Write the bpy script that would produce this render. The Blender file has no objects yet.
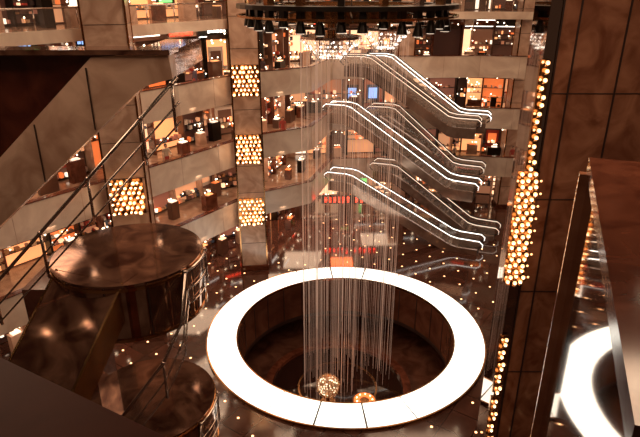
import bpy, math, random
from mathutils import Vector, Matrix
random.seed(7)
S=bpy.context.scene
S.view_settings.view_transform='Standard'
S.view_settings.look='None'
# ---------------------------------------------------------------- materials
def nt(name):
    m=bpy.data.materials.new(name); m.use_nodes=True
    return m,m.node_tree,m.node_tree.nodes["Principled BSDF"]
def stone(name,c1,c2,rough=.2,scale=.6,metal=0,spec=.5,p0=.35,p1=.68):
    m,t,b=nt(name)
    tc=t.nodes.new("ShaderNodeTexCoord"); n=t.nodes.new("ShaderNodeTexNoise")
    n.inputs["Scale"].default_value=scale; n.inputs["Detail"].default_value=8; n.inputs["Distortion"].default_value=1.2
    r=t.nodes.new("ShaderNodeValToRGB"); r.color_ramp.elements[0].color=(*c1,1); r.color_ramp.elements[1].color=(*c2,1)
    r.color_ramp.elements[0].position=p0; r.color_ramp.elements[1].position=p1
    t.links.new(tc.outputs["Object"],n.inputs["Vector"]); t.links.new(n.outputs["Fac"],r.inputs["Fac"]); t.links.new(r.outputs["Color"],b.inputs["Base Color"])
    b.inputs["Roughness"].default_value=rough; b.inputs["Metallic"].default_value=metal
    b.inputs["Specular IOR Level"].default_value=spec
    return m
def plain(name,c,rough=.4,metal=0):
    m,t,b=nt(name); b.inputs["Base Color"].default_value=(*c,1); b.inputs["Roughness"].default_value=rough; b.inputs["Metallic"].default_value=metal
    return m
def emit(name,c,s):
    m,t,b=nt(name); b.inputs["Base Color"].default_value=(*c,1); b.inputs["Emission Color"].default_value=(*c,1); b.inputs["Emission Strength"].default_value=s
    return m
def glass(name,c,alpha=.2,rough=.05):
    m,t,b=nt(name); b.inputs["Base Color"].default_value=(*c,1); b.inputs["Roughness"].default_value=rough; b.inputs["Alpha"].default_value=alpha
    return m
MARB=stone("beige_marble",(.66,.49,.38),(.88,.72,.58),.25,.5)
COLM=stone("column_marble",(.44,.27,.19),(.70,.49,.37),.2,.9)
BROWN=stone("brown_polished_stone",(.075,.020,.011),(.17,.055,.030),.12,1.5,spec=.7)
DARKW=stone("dark_maroon_stone",(.045,.009,.005),(.10,.024,.013),.15,1.2)
DARKTOP=stone("dark_polished_stone",(.12,.045,.030),(.50,.27,.18),.07,1.3,metal=.75,spec=.8)
DRUMS=stone("drum_side_polished",(.28,.15,.10),(.62,.42,.32),.05,1.4,metal=.95)
PARAP=stone("parapet_stone",(.07,.014,.006),(.11,.026,.012),.5,1.2,spec=.15)
PILL=stone("pillar_marble",(.18,.062,.032),(.40,.18,.105),.15,.8)
BLACK=plain("black_metal",(.012,.008,.006),.35,.5)
STEEL=plain("steel",(.6,.50,.44),.2,1)
BRONZE=plain("bronze",(.45,.24,.11),.2,1)
JOINT=plain("joint_dark",(.03,.012,.008),.6)
SLABU=plain("slab_soffit",(.38,.25,.18),.5)
MIRR=plain("bronze_mirror",(.54,.45,.39),.04,1)
BULB=emit("warm_bulb",(1,.50,.20),3.0)
BULBH=emit("bulb_core",(1,.78,.52),7)
DOWN=emit("downlight",(1,.74,.48),9)
FLDOT=emit("floor_light",(1,.50,.22),4)  # glow standing in for ceiling lights reflected in the floor
NEON=emit("white_neon",(1,.92,.82),3.0)
NEOND=emit("dim_neon",(1,.78,.60),1.1)
RINGL=emit("ring_light_glass",(1,1,.90),1.8)
RED=emit("red_neon",(1,.05,.02),5); GREEN=emit("green_neon",(.2,.8,.2),1.5); BLUE=emit("blue_neon",(.25,.45,.9),1.4); ORANGE=emit("orange_neon",(1,.22,.03),4)
WARMS=[emit("shop_warm_%d"%i,c,s) for i,(c,s) in enumerate([((1,.42,.16),1.1),((1,.60,.34),1.4),((.9,.2,.05),.8),((1,.80,.60),1.6),((.5,.2,.1),.5),((.25,.1,.05),.3),((.8,.36,.17),.7),((.35,.13,.08),.4),((.12,.05,.03),.2),((.08,.03,.02),.15)])]
GOODS=[plain("goods_%d"%i,c,.5) for i,c in enumerate([(.5,.05,.03),(.6,.4,.25),(.08,.12,.2),(.3,.14,.06),(.7,.6,.52),(.05,.03,.03)])]
WALLD=stone("dark_wall",(.07,.03,.02),(.15,.075,.048),.3,.4)
GLS=glass("balustrade_glass",(.65,.55,.48),.3)
GLS2=glass("railing_glass",(.5,.38,.32),.14,.03)
STEPM=plain("step_dark",(.14,.09,.07),.4,.6)
# ---------------------------------------------------------------- mesh builder
class MB:
    def __init__(s): s.v=[];s.f=[];s.m=[];s.mats=[];s.sm=[]
    def mi(s,m):
        if m not in s.mats: s.mats.append(m)
        return s.mats.index(m)
    def add(s,vs,fs,m,smooth=False):
        o=len(s.v); s.v+= [tuple(v) for v in vs]; k=s.mi(m)
        for f in fs: s.f.append([i+o for i in f]); s.m.append(k); s.sm.append(smooth)
    def box(s,c,d,m,rz=0,top=None):
        c=Vector(c); R=Matrix.Rotation(rz,3,'Z'); hx,hy,hz=d[0]/2,d[1]/2,d[2]/2
        vs=[c+R@Vector((x*hx,y*hy,z*hz)) for z in(-1,1) for y in(-1,1) for x in(-1,1)]
        s.add(vs,[(0,2,3,1),(0,1,5,4),(1,3,7,5),(3,2,6,7),(2,0,4,6)],m); s.add(vs,[(4,5,7,6)],top or m)
    def beam(s,p0,p1,w,h,m,top=None):
        p0=Vector(p0);p1=Vector(p1); d=(p1-p0); d.z=0; n=Vector((-d.y,d.x,0)).normalized()*w/2
        z=Vector((0,0,h))
        vs=[p0-n-z,p0+n-z,p1+n-z,p1-n-z,p0-n,p0+n,p1+n,p1-n]
        s.add(vs,[(0,1,2,3),(0,4,5,1),(1,5,6,2),(2,6,7,3),(3,7,4,0)],m); s.add(vs,[(4,7,6,5)],top or m)
    def slabxz(s,poly,y0,y1,m,top=None):
        n=len(poly); vs=[(x,y0,z) for x,z in poly]+[(x,y1,z) for x,z in poly]
        s.add(vs,[(i,(i+1)%n,n+(i+1)%n,n+i) for i in range(n)],top or m); s.add(vs,[tuple(range(n)),tuple(range(2*n-1,n-1,-1))],m)
    def prism(s,poly,z0,z1,m,top=None,bot=None):
        n=len(poly); vs=[(x,y,z0) for x,y in poly]+[(x,y,z1) for x,y in poly]
        s.add(vs,[(i,(i+1)%n,n+(i+1)%n,n+i) for i in range(n)],m)
        s.add(vs,[tuple(range(n,2*n))],top or m); s.add(vs,[tuple(range(n-1,-1,-1))],bot or m)
    def cyl(s,c,r,z0,z1,m,n=24,top=None,r1=None):
        r1=r if r1 is None else r1
        vs=[(c[0]+r*math.cos(2*math.pi*i/n),c[1]+r*math.sin(2*math.pi*i/n),z0) for i in range(n)]+[(c[0]+r1*math.cos(2*math.pi*i/n),c[1]+r1*math.sin(2*math.pi*i/n),z1) for i in range(n)]
        s.add(vs,[(i,(i+1)%n,n+(i+1)%n,n+i) for i in range(n)],m,True)
        s.add(vs,[tuple(range(n,2*n))],top or m); s.add(vs,[tuple(range(n-1,-1,-1))],m)
    def ring(s,c,ri,ro,z0,z1,m,n=96,a0=0,a1=2*math.pi,inner=None):
        full=abs(a1-a0-2*math.pi)<1e-6; k=n if full else n+1
        A=[a0+(a1-a0)*i/n for i in range(k)]; vs=[]
        for a in A:
            ca,sa=math.cos(a),math.sin(a)
            vs+=[(c[0]+ri*ca,c[1]+ri*sa,z0),(c[0]+ro*ca,c[1]+ro*sa,z0),(c[0]+ro*ca,c[1]+ro*sa,z1),(c[0]+ri*ca,c[1]+ri*sa,z1)]
        fo=[];fi=[]
        for i in range(n):
            j=(i+1)%k
            fo+=[(4*i+1,4*j+1,4*j+2,4*i+2),(4*i+2,4*j+2,4*j+3,4*i+3),(4*i,4*j,4*j+1,4*i+1)]
            fi.append((4*j,4*i,4*i+3,4*j+3))
        if not full: fo+=[(0,1,2,3),(4*n,4*n+3,4*n+2,4*n+1)]
        s.add(vs,fo,m); s.add(vs,fi,inner or m)
    def ball(s,c,r,m,u=8,w=5,sz=1):
        vs=[(c[0],c[1],c[2]+r*sz)]
        for j in range(1,w):
            p=math.pi*j/w
            for i in range(u):
                a=2*math.pi*i/u; vs.append((c[0]+r*math.sin(p)*math.cos(a),c[1]+r*math.sin(p)*math.sin(a),c[2]+r*sz*math.cos(p)))
        vs.append((c[0],c[1],c[2]-r*sz)); L=len(vs)-1; fs=[(0,1+i,1+(i+1)%u) for i in range(u)]
        for j in range(w-2):
            for i in range(u): a=1+j*u; fs.append((a+i,a+u+i,a+u+(i+1)%u,a+(i+1)%u))
        a=1+(w-2)*u; fs+=[(L,a+(i+1)%u,a+i) for i in range(u)]
        s.add(vs,fs,m,True)
    def tube(s,pts,r,m,n=6,closed=False):
        P=[Vector(p) for p in pts]; k=len(P); vs=[]
        for i,p in enumerate(P):
            a=P[(i-1)%k] if (closed or i>0) else p; b=P[(i+1)%k] if (closed or i<k-1) else p
            d=(b-a).normalized(); ref=Vector((0,0,1)) if abs(d.z)<.95 else Vector((1,0,0))
            x=d.cross(ref).normalized(); y=d.cross(x)
            for j in range(n): t=2*math.pi*j/n; vs.append(p+x*r*math.cos(t)+y*r*math.sin(t))
        fs=[]
        for i in range(k if closed else k-1):
            i2=(i+1)%k
            for j in range(n): fs.append((i*n+j,i*n+(j+1)%n,i2*n+(j+1)%n,i2*n+j))
        if not closed: fs+=[tuple(range(n-1,-1,-1)),tuple(range((k-1)*n,k*n))]
        s.add(vs,fs,m,True)
    def obj(s,name,parent=None):
        me=bpy.data.meshes.new(name); me.from_pydata(s.v,[],s.f)
        for m in s.mats: me.materials.append(m)
        me.polygons.foreach_set("material_index",s.m); me.polygons.foreach_set("use_smooth",s.sm); me.update()
        o=bpy.data.objects.new(name,me); S.collection.objects.link(o)
        if parent: o.parent=parent
        return o
# ---------------------------------------------------------------- layout
RC=(1.55,29.75); RI,RO=6.66,8.52
LV=[0,4.5,9.0,13.5,18.0]
EDGE=[(-26,14.5),(-17.5,22.5),(-10.8,31.6),(-5.2,40.0),(-.8,43.0),(1.0,49.5),(14,50.5),(27,48)]
m,t,b=nt("floor_granite"); FLOORM=m
tc=t.nodes.new("ShaderNodeTexCoord"); n=t.nodes.new("ShaderNodeTexNoise"); n.inputs["Scale"].default_value=1.1; n.inputs["Detail"].default_value=9
r=t.nodes.new("ShaderNodeValToRGB"); r.color_ramp.elements[0].color=(.038,.014,.010,1); r.color_ramp.elements[1].color=(.15,.062,.042,1)
br=t.nodes.new("ShaderNodeTexBrick"); br.offset=0; br.inputs["Scale"].default_value=1; br.inputs["Brick Width"].default_value=1.5; br.inputs["Row Height"].default_value=1.5; br.inputs["Mortar Size"].default_value=.03
br.inputs["Color1"].default_value=(1,1,1,1); br.inputs["Color2"].default_value=(.7,.7,.7,1); br.inputs["Mortar"].default_value=(.35,.3,.3,1)
mp=t.nodes.new("ShaderNodeMapping"); mp.inputs["Rotation"].default_value=(0,0,math.radians(35))
mx=t.nodes.new("ShaderNodeMix"); mx.data_type='RGBA'; mx.blend_type='MULTIPLY'; mx.inputs[0].default_value=1
t.links.new(tc.outputs["Object"],n.inputs["Vector"]); t.links.new(n.outputs["Fac"],r.inputs["Fac"])
t.links.new(tc.outputs["Object"],mp.inputs["Vector"]); t.links.new(mp.outputs["Vector"],br.inputs["Vector"])
t.links.new(r.outputs["Color"],mx.inputs[6]); t.links.new(br.outputs["Color"],mx.inputs[7]); t.links.new(mx.outputs[2],b.inputs["Base Color"])
b.inputs["Roughness"].default_value=.08; b.inputs["Specular IOR Level"].default_value=1.0
mb=MB(); N=96; inn=[];out=[]
for i in range(N):
    a=2*math.pi*i/N; ca,sa=math.cos(a),math.sin(a)
    inn.append((RC[0]+RI*ca,RC[1]+RI*sa,0)); k=34/max(abs(ca),abs(sa)); out.append((RC[0]+k*ca,RC[1]+k*sa,0))
mb.add(inn+out,[(i,N+i,N+(i+1)%N,(i+1)%N) for i in range(N)],FLOORM); mb.obj("floor")
# ring light
mb=MB(); NS=20
for i in range(NS):
    a0=2*math.pi*i/NS+.0075; a1=2*math.pi*(i+1)/NS-.0075
    mb.ring(RC,RI+.08,RO-.05,.02,.14,RINGL,n=8,a0=a0+.09,a1=a1+.09)
mb.ring(RC,RO-.05,RO+.03,.0,.15,BRONZE); mb.ring(RC,RI+.01,RI+.08,.0,.16,BRONZE); mb.ring(RC,RI+.05,RO-.05,.0,.05,JOINT)
mb.obj("illuminated_ring")
WELL=stone("well_panels",(.10,.037,.023),(.19,.08,.05),.25,.5)
mb=MB(); mb.ring(RC,RI-.0,RI+.1,-2.6,-.02,WELL,inner=WELL); mb.ring(RC,RI+.0,RI+.1,-2.9,-2.6,JOINT)
for i in range(28):
    a=2*math.pi*i/28; mb.box((RC[0]+(RI-.01)*math.cos(a),RC[1]+(RI-.01)*math.sin(a),-1.33),(.04,.05,2.6),JOINT,a)
mb.ring(RC,RI+2.6,RI+2.7,-4.8,-2.6,WELL)
mb.ring(RC,RI+.1,RI+2.7,-2.75,-2.6,WALLD)
mb.obj("wall_well")
mb=MB(); mb.cyl(RC,9.4,-5.0,-4.7,stone("lower_floor_stone",(.07,.027,.018),(.15,.065,.042),.15,.8),n=64)
mb.obj("floor_lower")
mb=MB(); PC=(RC[0]-.4,RC[1]+.2)
mb.ring(PC,4.3,4.8,-4.7,-4.2,BROWN,n=64); mb.cyl(PC,4.3,-4.7,-4.45,plain("water",(.02,.008,.006),.04),n=64); mb.ring(PC,2.5,2.62,-4.5,-4.38,BRONZE,n=48)
mb.obj("reflecting_pool")
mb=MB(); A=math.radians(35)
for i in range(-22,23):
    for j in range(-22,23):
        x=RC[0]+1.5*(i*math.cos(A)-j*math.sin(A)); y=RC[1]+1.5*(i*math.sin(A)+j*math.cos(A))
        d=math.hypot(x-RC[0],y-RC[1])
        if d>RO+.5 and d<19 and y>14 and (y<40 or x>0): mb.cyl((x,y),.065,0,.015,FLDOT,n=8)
mb.obj("floor_reflection_dots")  # glowing discs imitate ceiling lights mirrored in the polished floor
# ---------------------------------------------------------------- balconies
def offs(poly,d):
    out=[]
    for i,p in enumerate(poly):
        a=Vector(poly[max(i-1,0)]); b_=Vector(poly[min(i+1,len(poly)-1)]); q=Vector(p)
        t1=(q-a).normalized() if i>0 else (b_-q).normalized(); t2=(b_-q).normalized() if i<len(poly)-1 else t1
        n1=Vector((-t1.y,t1.x)); n2=Vector((-t2.y,t2.x)); nn=(n1+n2).normalized(); out.append(tuple(q+nn*d/max(.5,nn.dot(n1))))
    return out
BACK=offs(EDGE,5.0)
GALF=stone("gallery_floor",(.22,.12,.08),(.40,.25,.17),.15,.8)
for k,L in enumerate(LV[1:]):
    mb=MB()
    for i in range(len(EDGE)-1):
        q=[EDGE[i],EDGE[i+1],BACK[i+1],BACK[i]]
        mb.prism(q,L-.4,L,SLABU,top=GALF)
    for i in range(len(EDGE)-1):
        a=Vector((*EDGE[i],0)); c=Vector((*EDGE[i+1],0))
        if L>17:
            mb.beam((a.x,a.y,L+.05),(c.x,c.y,L+.05),.3,.6,MARB)
            mb.tube([(a.x,a.y,L+1.05),(c.x,c.y,L+1.05)],.05,STEEL); mb.add([(a.x,a.y,L),(c.x,c.y,L),(c.x,c.y,L+1),(a.x,a.y,L+1)],[(0,1,2,3)],GLS2)
            nn_=int((c-a).length/2)
            for j in range(nn_): p=a+(c-a)*j/nn_; mb.tube([(p.x,p.y,L),(p.x,p.y,L+1.05)],.035,STEEL)
            continue
        mb.beam((a.x,a.y,L+.95),(c.x,c.y,L+.95),.3,1.85,MARB)
        mb.beam((a.x,a.y,L+1.0),(c.x,c.y,L+1.0),.4,.05,BROWN)
        ln=(c-a).length; nseg=max(1,int(ln/3.0)); d=(c-a)/nseg; nn=Vector((d.y,-d.x,0)).normalized()
        for j in range(nseg):
            p=a+d*j; mb.box((p.x+nn.x*.15,p.y+nn.y*.15,L+.02),(.03,.02,1.8),COLM,math.atan2(d.y,d.x))
    mb.obj("gallery_balcony")
    mb=MB()
    for off in (.9,2.4,3.8):
        E2=offs(EDGE,off)
        for i in range(len(E2)-1):
            a=Vector(E2[i]); c=Vector(E2[i+1]); ln=(c-a).length; nn=max(1,int(ln/1.7))
            for j in range(nn):
                p=a+(c-a)*(j+.5)/nn; mb.cyl(p,.1,L-.44,L-.405,DOWN,n=8)
    mb.obj("soffit_downlights")
def shop(a,c,L,h):
    mb=MB(); a=Vector(a);c=Vector(c); d=(c-a); ln=d.length; d/=ln; n=Vector((d.y,-d.x)); rz=math.atan2(d.y,d.x)
    def B(u,dep,z,su,sd,sz,m): p=a+d*u+n*dep; mb.box((p.x,p.y,z),(su,sd,sz),m,rz)
    B(ln/2,-.1,L+h/2,ln,.2,h,WALLD)
    u=0
    while u<ln-.8:
        w=min(random.choice([1.5,2.0,2.8]),ln-u); cx=u+w/2
        B(u,.35,L+h/2,.14,.7,h,random.choice([COLM,BROWN,WALLD,BLACK]))
        B(cx,.05,L+1.45,w-.1,.06,2.7,random.choice(WARMS))
        if random.random()<.3:
            B(cx,.12,L+1.5,w*.6,.06,1.6,random.choice(GOODS)); B(cx,.16,L+1.5,w*.4,.06,1.0,random.choice(WARMS+[GREEN,BLUE]))
        for z in (.15,.6,1.05,1.5,1.95,2.4):
            if random.random()<.5:
                B(cx,.25,L+z,w-.2,.35,.03,BLACK)
                x=u+.15
                while x<u+w-.2:
                    s=random.uniform(.06,.3); hh=random.uniform(.1,.38)
                    if random.random()<.8: B(x+s/2,.28,L+z+hh/2,s,.25,hh,random.choice(GOODS+GOODS+WARMS))
                    if random.random()<.15: mb.ball((*(a+d*x+n*.5),L+z+.3),.05,BULBH,6,4)
                    x+=s+random.uniform(.02,.2)
        B(cx,.5,L+h-.55,w-.1,.35,.5,random.choice([BROWN,BLACK,WALLD,COLM]))
        r_=random.random()
        if r_<.5:
            sm=random.choice([RED,RED,ORANGE,GREEN,BLUE,NEOND,NEOND,NEON]); x=u+.3
            while x<u+w-.4:
                lw=random.uniform(.08,.2); B(x,.7,L+h-.55,lw,.05,random.uniform(.14,.26),sm); x+=lw+.07
        elif r_<.75: B(cx,.7,L+h-.9,w-.3,.06,.06,NEON)
        if random.random()<.7:
            x=u+w*.5; dp=random.uniform(1.2,2.8); hh=random.uniform(.7,1.5)
            B(x,dp,L+hh/2,random.uniform(.5,1.3),.5,hh,random.choice([BROWN,BLACK,COLM,WALLD])); B(x,dp,L+hh+.04,.5,.4,.06,random.choice(WARMS[:4]+[NEOND]))
            for q in range(3): mb.ball((*(a+d*(x+random.uniform(-.4,.4))+n*dp),L+hh+.25),.05,BULBH,6,4)
        if random.random()<.3: B(cx,random.uniform(1.5,3.5),L+h-.25,w*.8,.08,.05,NEON)
        for q in range(4):
            if random.random()<.6: mb.ball((*(a+d*random.uniform(u,u+w)+n*random.uniform(.8,3.5)),L+h-random.uniform(.4,1.2)),.06,BULBH)
        u+=w
    return mb
for L in LV:
    for i in range(len(EDGE)-1):
        shop(BACK[i],BACK[i+1],L,4.0 if L<18 else 3.5).obj("shop_front")
mb=MB(); x=.3; SZ=2.5; SY=46.6
for k in range(12):
    w_=random.uniform(.2,.3)
    if k!=6:
        mb.box((x+w_/2,SY,SZ),(w_*.25,.08,.5),RED); mb.box((x+w_*.75,SY,SZ+random.choice([-.2,0,.2])),(w_*.6,.08,.12),RED); mb.box((x+w_,SY,SZ),(w_*.2,.08,.45),RED)
    x+=w_+.15
mb.box(((x+.3)/2,SY+.1,SZ),(x,.1,.8),BLACK)
for xx in (.6,x-.3): mb.box((xx,SY+.14,SZ/2),(.08,.08,SZ),BLACK)
mb.obj("red_neon_sign")
# ---------------------------------------------------------------- columns with bulb panels
def column(x,y,w,rz,panels,z1=24,panel_w=1.75):
    mb=MB(); mb.box((x,y,z1/2),(w,w,z1),COLM,rz); R=Matrix.Rotation(rz,3,'Z')
    for s in(-1,1):
        for q in(-1,1):
            p=R@Vector((s*w*.5,q*w*.5,0)); mb.box((x+p.x,y+p.y,z1/2),(.1,.1,z1),BRONZE,rz)
    for z in range(2,24,2):
        mb.box((x,y,z+.25),(w+.02,w+.02,.03),JOINT,rz)
    mb.box((x,y,.2),(w+.25,w+.25,.4),BROWN,rz)
    for z in panels:
        c=R@Vector((0,-w/2-.04,0)); mb.box((x+c.x,y+c.y,z),(panel_w,.08,panel_w+.3),BRONZE,rz)
        k=6
        for i in range(k):
            for j in range(k+1):
                u=(i-2.5)*panel_w/k+(.07 if j%2 else -.07); zz=z+(j-3)*panel_w/k
                dp=.2+random.uniform(0,.22); p=R@Vector((u+random.uniform(-.05,.05),-w/2-dp,0)); rr=random.uniform(.05,.12)
                mb.ball((x+p.x,y+p.y,zz),rr,BULB,6,4); mb.ball((x+p.x,y+p.y-.1,zz+.02),.045,BULBH,6,4)
                q=R@Vector((u,-w/2-.1,0)); mb.cyl((x+q.x,y+q.y),.12,zz-.12,zz-.05,BRONZE,n=6,r1=.06)
    return mb.obj("marble_column")
column(-5.1,39.0,1.9,math.radians(8),[4.8,9.5,14.2])
column(-10.9,30.3,2.1,math.radians(12),[9.2,4.8])
column(-20,20.5,2.0,math.radians(40),[])
column(7.6,51.8,1.4,0,[])
column(18,51.6,1.4,0,[])
# ---------------------------------------------------------------- escalators
SIDE=stone("escalator_side",(.26,.17,.13),(.46,.33,.26),.12,.7,metal=.6)
def escal(p0,p1,w=1.5,neon=NEON,side=SIDE,nr=.035):
    mb=MB(); p0=Vector(p0);p1=Vector(p1); d=p1-p0; h=d.z; d.z=0; ln=d.length; d.normalize(); n=Vector((-d.y,d.x,0))
    fl=1.6
    prof=[(0,0),(fl,0),(fl+.6,.12),(ln-fl-.6,h-.12),(ln-fl,h),(ln,h)]
    def W(u,z,o): q=p0+d*u+n*o; return Vector((q.x,q.y,p0.z+z))
    for s in(-1,1):
        o=s*w/2
        for i in range(len(prof)-1):
            (u0,z0),(u1,z1)=prof[i],prof[i+1]
            mb.beam(W(u0,z0+.15,o),W(u1,z1+.15,o),.2,.85,side)
            g=[W(u0,z0+.15,o),W(u1,z1+.15,o),W(u1,z1+.92,o),W(u0,z0+.92,o)]; mb.add(g,[(0,1,2,3)],GLS)
        rail=[W(-.05,.2,o),W(-.35,.45,o),W(-.38,.75,o),W(-.1,.97,o)]+[W(u,z+1.0,o) for u,z in prof[1:-1]]+[W(ln+.1,h+.97,o),W(ln+.38,h+.75,o),W(ln+.35,h+.45,o),W(ln+.05,h+.2,o)]
        mb.tube(rail,.05,BLACK)
        mb.tube([p-Vector((0,0,.09)) for p in rail[1:-1]],nr,neon)
    mb.beam(W(0,-.25,0),W(fl,-.25,0),w,.4,BLACK)
    mb.beam(W(fl,-.25,0),W(ln-fl,h-.25,0),w,.4,BLACK); mb.beam(W(ln-fl,h-.25,0),W(ln,h-.25,0),w,.4,BLACK)
    ns=int(h/.2)
    for i in range(ns):
        f=(i+.5)/ns; q=W(fl+(ln-2*fl)*f,h*f-.12,0); mb.box(q,( (ln-2*fl)/ns,w-.2,.2),STEEL if i%2 else STEPM,math.atan2(d.y,d.x))
    return mb.obj("escalator")
escal((12.9,41.3,0.3),(1.0,46.0,4.6))
escal((12.6,43.0,4.6),(.9,48.3,9.9))
escal((13.9,46.5,9.4),(4.0,49.2,13.8))
escal((13.6,45.6,5.2),(4.6,48.9,9.6),neon=NEOND)
escal((15.0,44.0,0.3),(5,48.0,4.8),neon=NEOND)
escal((12.6,44.6,9.4),(2.2,47.6,13.9),neon=NEOND)
# ---------------------------------------------------------------- canopy + rain fountain
mb=MB(); CC=(1.4,31)
mb.ring(CC,4.4,5.7,19.0,19.2,BLACK,n=48); mb.ring(CC,3.4,3.6,18.4,19.2,BRONZE,n=48); mb.ring(CC,.6,3.4,18.75,18.9,BLACK,n=48)
mb.ring(CC,4.6,4.7,18.2,18.3,STEEL,n=48); mb.ring(CC,5.6,5.7,18.6,18.7,BRONZE,n=48)
for i in range(34):
    a=2*math.pi*i/34; x=CC[0]+5.1*math.cos(a); y=CC[1]+5.1*math.sin(a); jz=random.uniform(-.3,.25)
    mb.cyl((x,y),.26,18.1+jz,18.7+jz,BLACK,n=10,r1=.12); mb.cyl((x,y),.17,18.07+jz,18.1+jz,NEOND,n=10); mb.tube([(x,y,18.5),(x,y,19.1)],.04,STEEL)
    mb.box((x*.99,y,18.85),(.3,.3,.35),BLACK,a)
    if i%2: mb.box((x,y+.2,19.35),(.4,.3,.35),random.choice([BLACK,STEEL,BRONZE]),a)
for i in range(8):
    a=2*math.pi*i/8; mb.tube([(CC[0]+4.5*math.cos(a),CC[1]+4.5*math.sin(a),19.2),(CC[0]+4.5*math.cos(a),CC[1]+4.5*math.sin(a),25)],.04,STEEL)
    mb.tube([(CC[0]+3.5*math.cos(a),CC[1]+3.5*math.sin(a),18.9),(CC[0]+5.7*math.cos(a),CC[1]+5.7*math.sin(a),18.6)],.04,BLACK)
mb.obj("lighting_canopy")
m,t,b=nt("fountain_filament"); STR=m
b.inputs["Base Color"].default_value=(.9,.70,.57,1); b.inputs["Emission Color"].default_value=(.9,.60,.45,1); b.inputs["Emission Strength"].default_value=.17; b.inputs["Roughness"].default_value=.2; b.inputs["Alpha"].default_value=.7  # faint glow put into the strands, which are only lit by fixtures
mb=MB()
def cluster(cx,cy,r,ztop,zbot,n):
    mb.ring((cx,cy),r*.15,r,ztop,ztop+.12,STEEL,n=24); mb.cyl((cx,cy),r*.2,ztop,18.75,BRONZE,n=12)
    for i in range(n):
        a=2*math.pi*i/n+random.uniform(-.03,.03); q=r*random.choice([1,1,.8,.55]); x=cx+q*math.cos(a); y=cy+q*math.sin(a)
        mb.tube([(x,y,ztop),(x,y,zbot+random.choice([0,0,1,2,5]))],random.choice([.005,.007,.009]),STR,n=4)
    for j in range(5):
        for i in range(24):
            a=2*math.pi*(i+.5*j)/24; rr=r*(1-.16*j); mb.ball((cx+rr*math.cos(a),cy+rr*math.sin(a),ztop-.12-.2*j),random.uniform(.03,.06),random.choice([NEON,NEOND]),6,4)
            if j==0: mb.tube([(cx+r*math.cos(a),cy+r*math.sin(a),ztop),(cx+r*.4*math.cos(a),cy+r*.4*math.sin(a),ztop-1.1)],.012,STEEL,n=4)
cluster(.55,29.5,1.55,17.6,-4.3,90); cluster(3.45,31,1.25,17.9,-4.3,50)
mb.obj("rain_fountain")
mb=MB()
mb.ball((.5,28.4,-3.1),.75,glass("globe",(1,.7,.45),.35,.1),20,12)
for i in range(50):
    a=random.uniform(0,6.28); z=random.uniform(-.9,.9); q=math.sqrt(1-z*z)*.6; mb.ball((.5+q*math.cos(a),28.4+q*math.sin(a),-3.1+z*.6),.03,BULBH,6,4)
for i in range(8):
    a=math.pi*i/8; mb.tube([(.5+.77*math.sin(q_)*math.cos(a),28.4+.77*math.sin(q_)*math.sin(a),-3.1+.77*math.cos(q_)) for q_ in [2*math.pi*k/24 for k in range(24)]],.012,BRONZE,n=4,closed=True)
mb.cyl((.5,28.4),.12,-4.45,-3.8,BRONZE,n=12); mb.cyl((.5,28.4),.5,-4.45,-4.35,BRONZE,n=20)
mb.obj("crystal_globe_lamp")
mb=MB(); mb.cyl((2.8,28.2),.2,-4.45,-4.05,BRONZE,n=20,r1=.75); mb.ring((2.8,28.2),.3,.66,-4.05,-4.02,emit("amber_glow",(1,.22,.05),1.0),n=20)
for i in range(9): mb.ball((2.8+.5*math.cos(i*.7),28.2+.5*math.sin(i*.7),-3.98),.04,BULBH,6,4)
mb.obj("fountain_dish_light")
# ---------------------------------------------------------------- right pillar and mirrored parapet
PY=20.0
mb=MB()
mb.box((11.4,PY+1.3,8),(6.6,2.6,34),PILL)
mb.box((7.92,PY+.75,8),(.42,1.5,34),MIRR)
for x in (8.15,8.75,10.4,12.4): mb.box((x,PY-.01,8),(.06,.05,34),JOINT)
for z in range(-8,24,4): mb.box((11.4,PY-.01,z+.5),(6.5,.03,.03),JOINT)
mb.obj("marble_pillar")
mb=MB()
def strip(z0,z1,cols,dx,r=.07):
    mb.box((7.75,PY-.12,(z0+z1)/2),(cols*dx+.06,.12,z1-z0+.15),BRONZE)
    nz=int((z1-z0)/dx)
    for j in range(nz+1):
        for i in range(cols):
            dp=.1 if (i+j)%2 else 0; o=.05*math.sin(j*1.7)
            x=7.75+(i-(cols-1)/2)*dx+o; z=z0+j*(z1-z0)/nz
            mb.ball((x,PY-.3-dp,z),r,BULB,8,5); mb.ball((x-.01,PY-.36-dp,z),r*.5,BULBH,6,4); mb.cyl((x,PY-.3-dp),r*1.25,z-r*1.3,z-r*.6,BRONZE,n=8,r1=r*.7)
            if i in (0,cols-1) and j%2: 
                sx=-1 if i==0 else 1
                mb.tube([(x,PY-.25,z),(x+sx*.16,PY-.4,z+.03)],.015,BRONZE,n=4); mb.ball((x+sx*.18,PY-.42,z+.03),.045,BULB,6,4)
strip(13.8,17.6,1,.28,.08); strip(9.1,13.6,3,.25,.08); strip(3.6,6.4,1,.3,.08); strip(.8,3.2,1,.34,.07)
mb.obj("bulb_strip_lamp")
mb=MB()
a=Vector((2.2,3.0)); c=Vector((4.71,9.35)); d=(c-a).normalized(); n=Vector((d.y,-d.x)); rz=math.atan2(d.y,d.x); ln=(c-a).length; TZ=17.25
ctr=(a+c)/2+n*.15; mb.box((ctr.x,ctr.y,TZ/2-.15),(ln,.3,TZ-.3),MIRR,rz)
ctr=(a+c)/2+n*1.2; mb.box((ctr.x,ctr.y,TZ-.12),(ln+.1,2.5,.25),BROWN,rz)
p=a+d*(ln+.08)+n*.1; mb.box((p.x,p.y,TZ/2-.15),(.18,.5,TZ-.3),PILL,rz)
mb.obj("mirrored_parapet")
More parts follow.
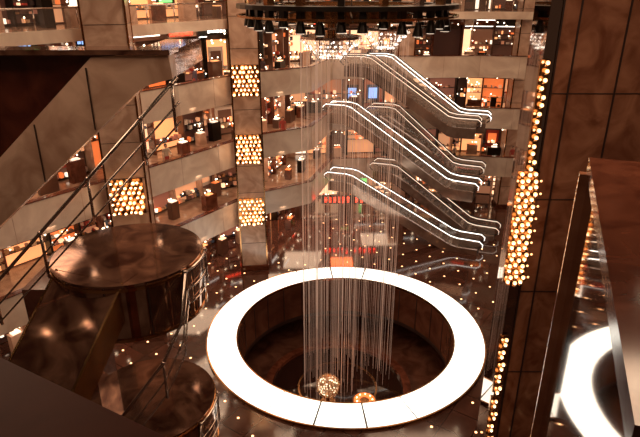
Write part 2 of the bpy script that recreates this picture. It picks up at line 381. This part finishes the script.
# ---------------------------------------------------------------- left stair tower
mb=MB()
poly=[(-3.6,18.55),(-5.44,18.45),(-8.5,15.65),(-14,10.6),(-14,8.8),(-8.7,13.95),(-4.3,17.75),(-3.55,17.95)]
mb.slabxz(poly,13.75,14.25,COLM)
mb.slabxz([(-5.0,18.5),(-16,18.5),(-16,9.0),(-14,10.6),(-8.5,15.65)],14.0,14.2,DARKW)
mb.slabxz([(-3.55,18.62),(-16,18.62),(-16,18.5),(-3.55,18.5)],13.7,14.6,DARKTOP)
mb.slabxz([(-3.6,18.55),(-4.6,18.55),(-4.6,17.95),(-3.55,17.95)],14.25,17.5,MARB,top=DARKTOP)
for x in (-5.6,-7.1,-8.6,-10.1):
    z=18.45-(-5.44-x)*.915; mb.box((x,13.74,z-.85),(.03,.03,1.5),JOINT)
mb.obj("stair_stringer")
DC=(-4.93,13.0); DR=1.86; fd=Vector((-.35,-.937,0)).normalized(); fn=Vector((-fd.y,fd.x,0))
DT=[13.7,9.0]
mb=MB()
for z in DT:
    mb.cyl(DC,DR,z-1.5,z,DRUMS,n=64,top=DARKTOP)
    for zz in (.1,1.45): mb.ring(DC,DR-.02,DR+.03,z-zz-.06,z-zz+.02,BRONZE,n=64)
    for k in range(12):
        aa=2*math.pi*k/12; mb.box((DC[0]+DR*math.cos(aa),DC[1]+DR*math.sin(aa),z-.75),(.02,.03,1.4),JOINT,aa)
    p0=Vector((*DC,z+.01))+fd*.9
    mb.beam(p0,p0+fd*.55,1.95,.8,BROWN,top=DARKTOP)
    q0=p0+fd*.55; q1=q0+fd*2.1+Vector((0,0,-1.75)); mb.beam(q0,q1,1.95,.8,BROWN,top=DARKTOP)
    for s in(-1,1): mb.beam(q0+fn*s*.96+Vector((0,0,.02)),q1+fn*s*.96+Vector((0,0,.02)),.06,.85,BRONZE)
mb.box((-7.3,14.0,6.2),(1.6,1.4,12.4),BROWN)
mb.box((-6.3,13.6,13.1),(1.8,1.0,.5),BROWN); mb.box((-6.3,13.6,8.5),(1.8,1.0,.5),BROWN)
mb.obj("stair_landing_tower")
def rail(pts,posts,drop=1.0):
    mb=MB()
    for off in(0,-.5,-.9): mb.tube([Vector(p)+Vector((0,0,off)) for p in pts],.04 if off==0 else .022,STEEL,n=8)
    for p in posts: mb.tube([p,(p[0],p[1],p[2]-drop)],.035,STEEL,n=8); mb.ball(p,.06,STEEL)
    for i in range(len(pts)-1):
        a,b_=Vector(pts[i]),Vector(pts[i+1]); z=Vector((0,0,1)); mb.add([a-z*.08,b_-z*.08,b_-z*.85,a-z*.85],[(0,1,2,3)],GLS2)
    return mb.obj("stair_railing")
A0=Vector((-2.9,11.6,18.3)); A1=Vector((-9.2,11.0,11.9))
rail([A0,A1],[A0+(A1-A0)*f for f in (.02,.13,.33,.52,.72,.95)])
for z in DT:
    arc=[Vector((DC[0]+DR*1.03*math.cos(tt),DC[1]+DR*1.03*math.sin(tt),z-.1)) for tt in [math.radians(v) for v in range(10,-31,-10)]]
    e=Vector((-3.25,11.2,z-1.0)); e1=Vector((-3.65,10.75,z-1.8)); e2=Vector((-4.75,10.1,z-3.1))
    rail(arc+[e,e1,e2],[arc[0],arc[4],e1,e2],1.0)
mb=MB(); mb.box((-1.75,1.4,9.3),(2.6,1.3,18.6),PARAP,math.radians(-29)); mb.obj("foreground_parapet")
# ---------------------------------------------------------------- people
SK=plain("skin",(.55,.28,.18),.5); HAIR=plain("hair",(.03,.015,.01),.6)
def person(x,y,z,face,cloth,leg,arms=0,step=0):
    C=plain("clothes",cloth,.7); Lg=plain("trousers",leg,.7)
    V=[(0,0,.95),(0,0,1.15),(0,0,1.38),(0,0,1.5),(.19,0,1.40),(-.19,0,1.40),(.25,-.03-arms*.1,1.12),(-.25,-.03,1.12),(.24,-.1-arms*.3,.88+arms*.25),(-.24,-.12,.86),
       (.1,0,.92),(-.1,0,.92),(.11,-.02-step*.12,.5),(-.11,-.02+step*.1,.5),(.11,.02-step*.2,.08),(-.11,.02+step*.25,.08),(.12,-.14-step*.2,.04),(-.12,-.14+step*.25,.04)]
    Rr=[.15,.14,.16,.055,.07,.07,.048,.048,.035,.035,.1,.1,.07,.07,.045,.045,.035,.035]
    E=[(0,1),(1,2),(2,3),(2,4),(2,5),(4,6),(5,7),(6,8),(7,9),(0,10),(0,11),(10,12),(11,13),(12,14),(13,15),(14,16),(15,17)]
    me=bpy.data.meshes.new("person"); me.from_pydata(V,E,[]); o=bpy.data.objects.new("person",me); S.collection.objects.link(o)
    me.materials.append(C)
    o.modifiers.new("skin","SKIN"); o.modifiers.new("sub","SUBSURF").levels=1; o.modifiers["sub"].render_levels=1
    for i,rr in enumerate(Rr): me.skin_vertices[0].data[i].radius=(rr,rr*.75 if i in(0,1,2) else rr)
    me.skin_vertices[0].data[0].use_root=True
    o.location=(x,y,z); o.rotation_euler=(0,0,face)
    h=MB(); h.ball((0,-.01,1.63),.095,SK,12,8,1.25); h.ball((0,-.11,1.62),.02,SK); h.box((0,-.095,1.575),(.05,.02,.012),GOODS[0])
    for s in(-1,1): h.ball((s*.035,-.095,1.645),.012,HAIR,6,4); h.ball((s*.095,0,1.63),.022,SK,6,4)
    h.obj("head",o)
    h=MB(); h.ball((0,.025,1.675),.108,HAIR,12,8,1.05); h.obj("hair",o)
    h=MB()
    for s in (1,-1):
        p=(s*.24,-.1-(arms*.3 if s>0 else .02),.86+(arms*.25 if s>0 else 0)); h.ball(p,.04,SK,8,6,1.3)
        for k in range(4): h.tube([(p[0]-.024+.016*k,p[1],p[2]-.03),(p[0]-.024+.016*k,p[1]-.015,p[2]-.09-.008*(k%3))],.008,SK,n=5)
        h.tube([(p[0]+.03,p[1],p[2]),(p[0]+.05,p[1]-.02,p[2]-.04)],.009,SK,n=5)
    h.obj("hands",o)
    h=MB(); h.cyl((0,0),.17,.5,.98,Lg,n=14,r1=.16); h.obj("skirt",o)
cl=[(.5,.3,.2),(.05,.03,.04),(.6,.5,.4),(.35,.05,.04),(.1,.08,.12)]
E1=offs(EDGE,.9)
for (i,f,L) in [(3,.4,13.5),(5,.3,13.5),(5,.38,13.5),(6,.35,13.5),(5,.8,9),(3,.7,9),(2,.6,13.5),(5,.9,4.5),(6,.3,4.5),(2,.3,9),(6,.5,9)]:
    p=Vector(E1[i]).lerp(Vector(E1[i+1]),f); person(p.x,p.y,L,random.uniform(-1,1),random.choice(cl),random.choice(cl),random.random(),random.random())
person(14.2,38.2,0,.5,(.5,.3,.2),(.05,.03,.03),.5,.8); person(14.8,39.0,0,.2,(.06,.04,.05),(.05,.03,.03),0,.5)
# ---------------------------------------------------------------- ceiling
mb=MB(); mb.box((0,30,25.2),(70,66,.3),plain("ceiling_paint",(.10,.07,.05),.6)); mb.obj("ceiling")
mb=MB()
for i in range(-9,10):
    for j in range(-2,9): mb.cyl((i*3,8+j*5),.18,25.0,25.04,DOWN,n=10)
mb.obj("ceiling_downlights")
# ---------------------------------------------------------------- lights
def area(loc,size,power,col=(1,.65,.42),rot=(0,0,0)):
    l=bpy.data.lights.new("fill_light","AREA"); l.energy=power; l.size=size; l.color=col; o=bpy.data.objects.new("fill_light",l); o.location=loc; o.rotation_euler=rot; S.collection.objects.link(o)
area((1.5,28,24.5),14,2200); area((-9,12,24.5),6,700); area((10,42,24.5),10,1000); area((7,11,24.5),5,650)  # unseen area fills added overhead to brighten the atrium
mids=[((Vector(EDGE[i])+Vector(EDGE[i+1]))/2,i) for i in range(len(EDGE)-1)]
for L in LV[1:]+[22.5]:
    for (p,i) in mids:
        q=p+(Vector(BACK[i])-Vector(EDGE[i]))*.4
        area((q.x,q.y,L-.6),3.5,150)  # area fill under each slab, added alongside the downlight discs
area((RC[0],RC[1],-1),3,75,(1,.48,.25)); area((2,46,3.4),2,170,(1,.16,.04))  # area light inside the well, and one for the orange glow by the sign
w=bpy.data.worlds.new("world"); S.world=w; w.use_nodes=True; w.node_tree.nodes["Background"].inputs[0].default_value=(.5,.25,.15,1); w.node_tree.nodes["Background"].inputs[1].default_value=.10
# ---------------------------------------------------------------- camera
cam=bpy.data.cameras.new("camera"); co=bpy.data.objects.new("camera",cam); S.collection.objects.link(co); cam.sensor_width=36; cam.lens=31.5; cam.clip_end=300; cam.clip_start=.05
co.location=(0,0,20); co.rotation_euler=(math.radians(90-22.5),0,0); S.camera=co
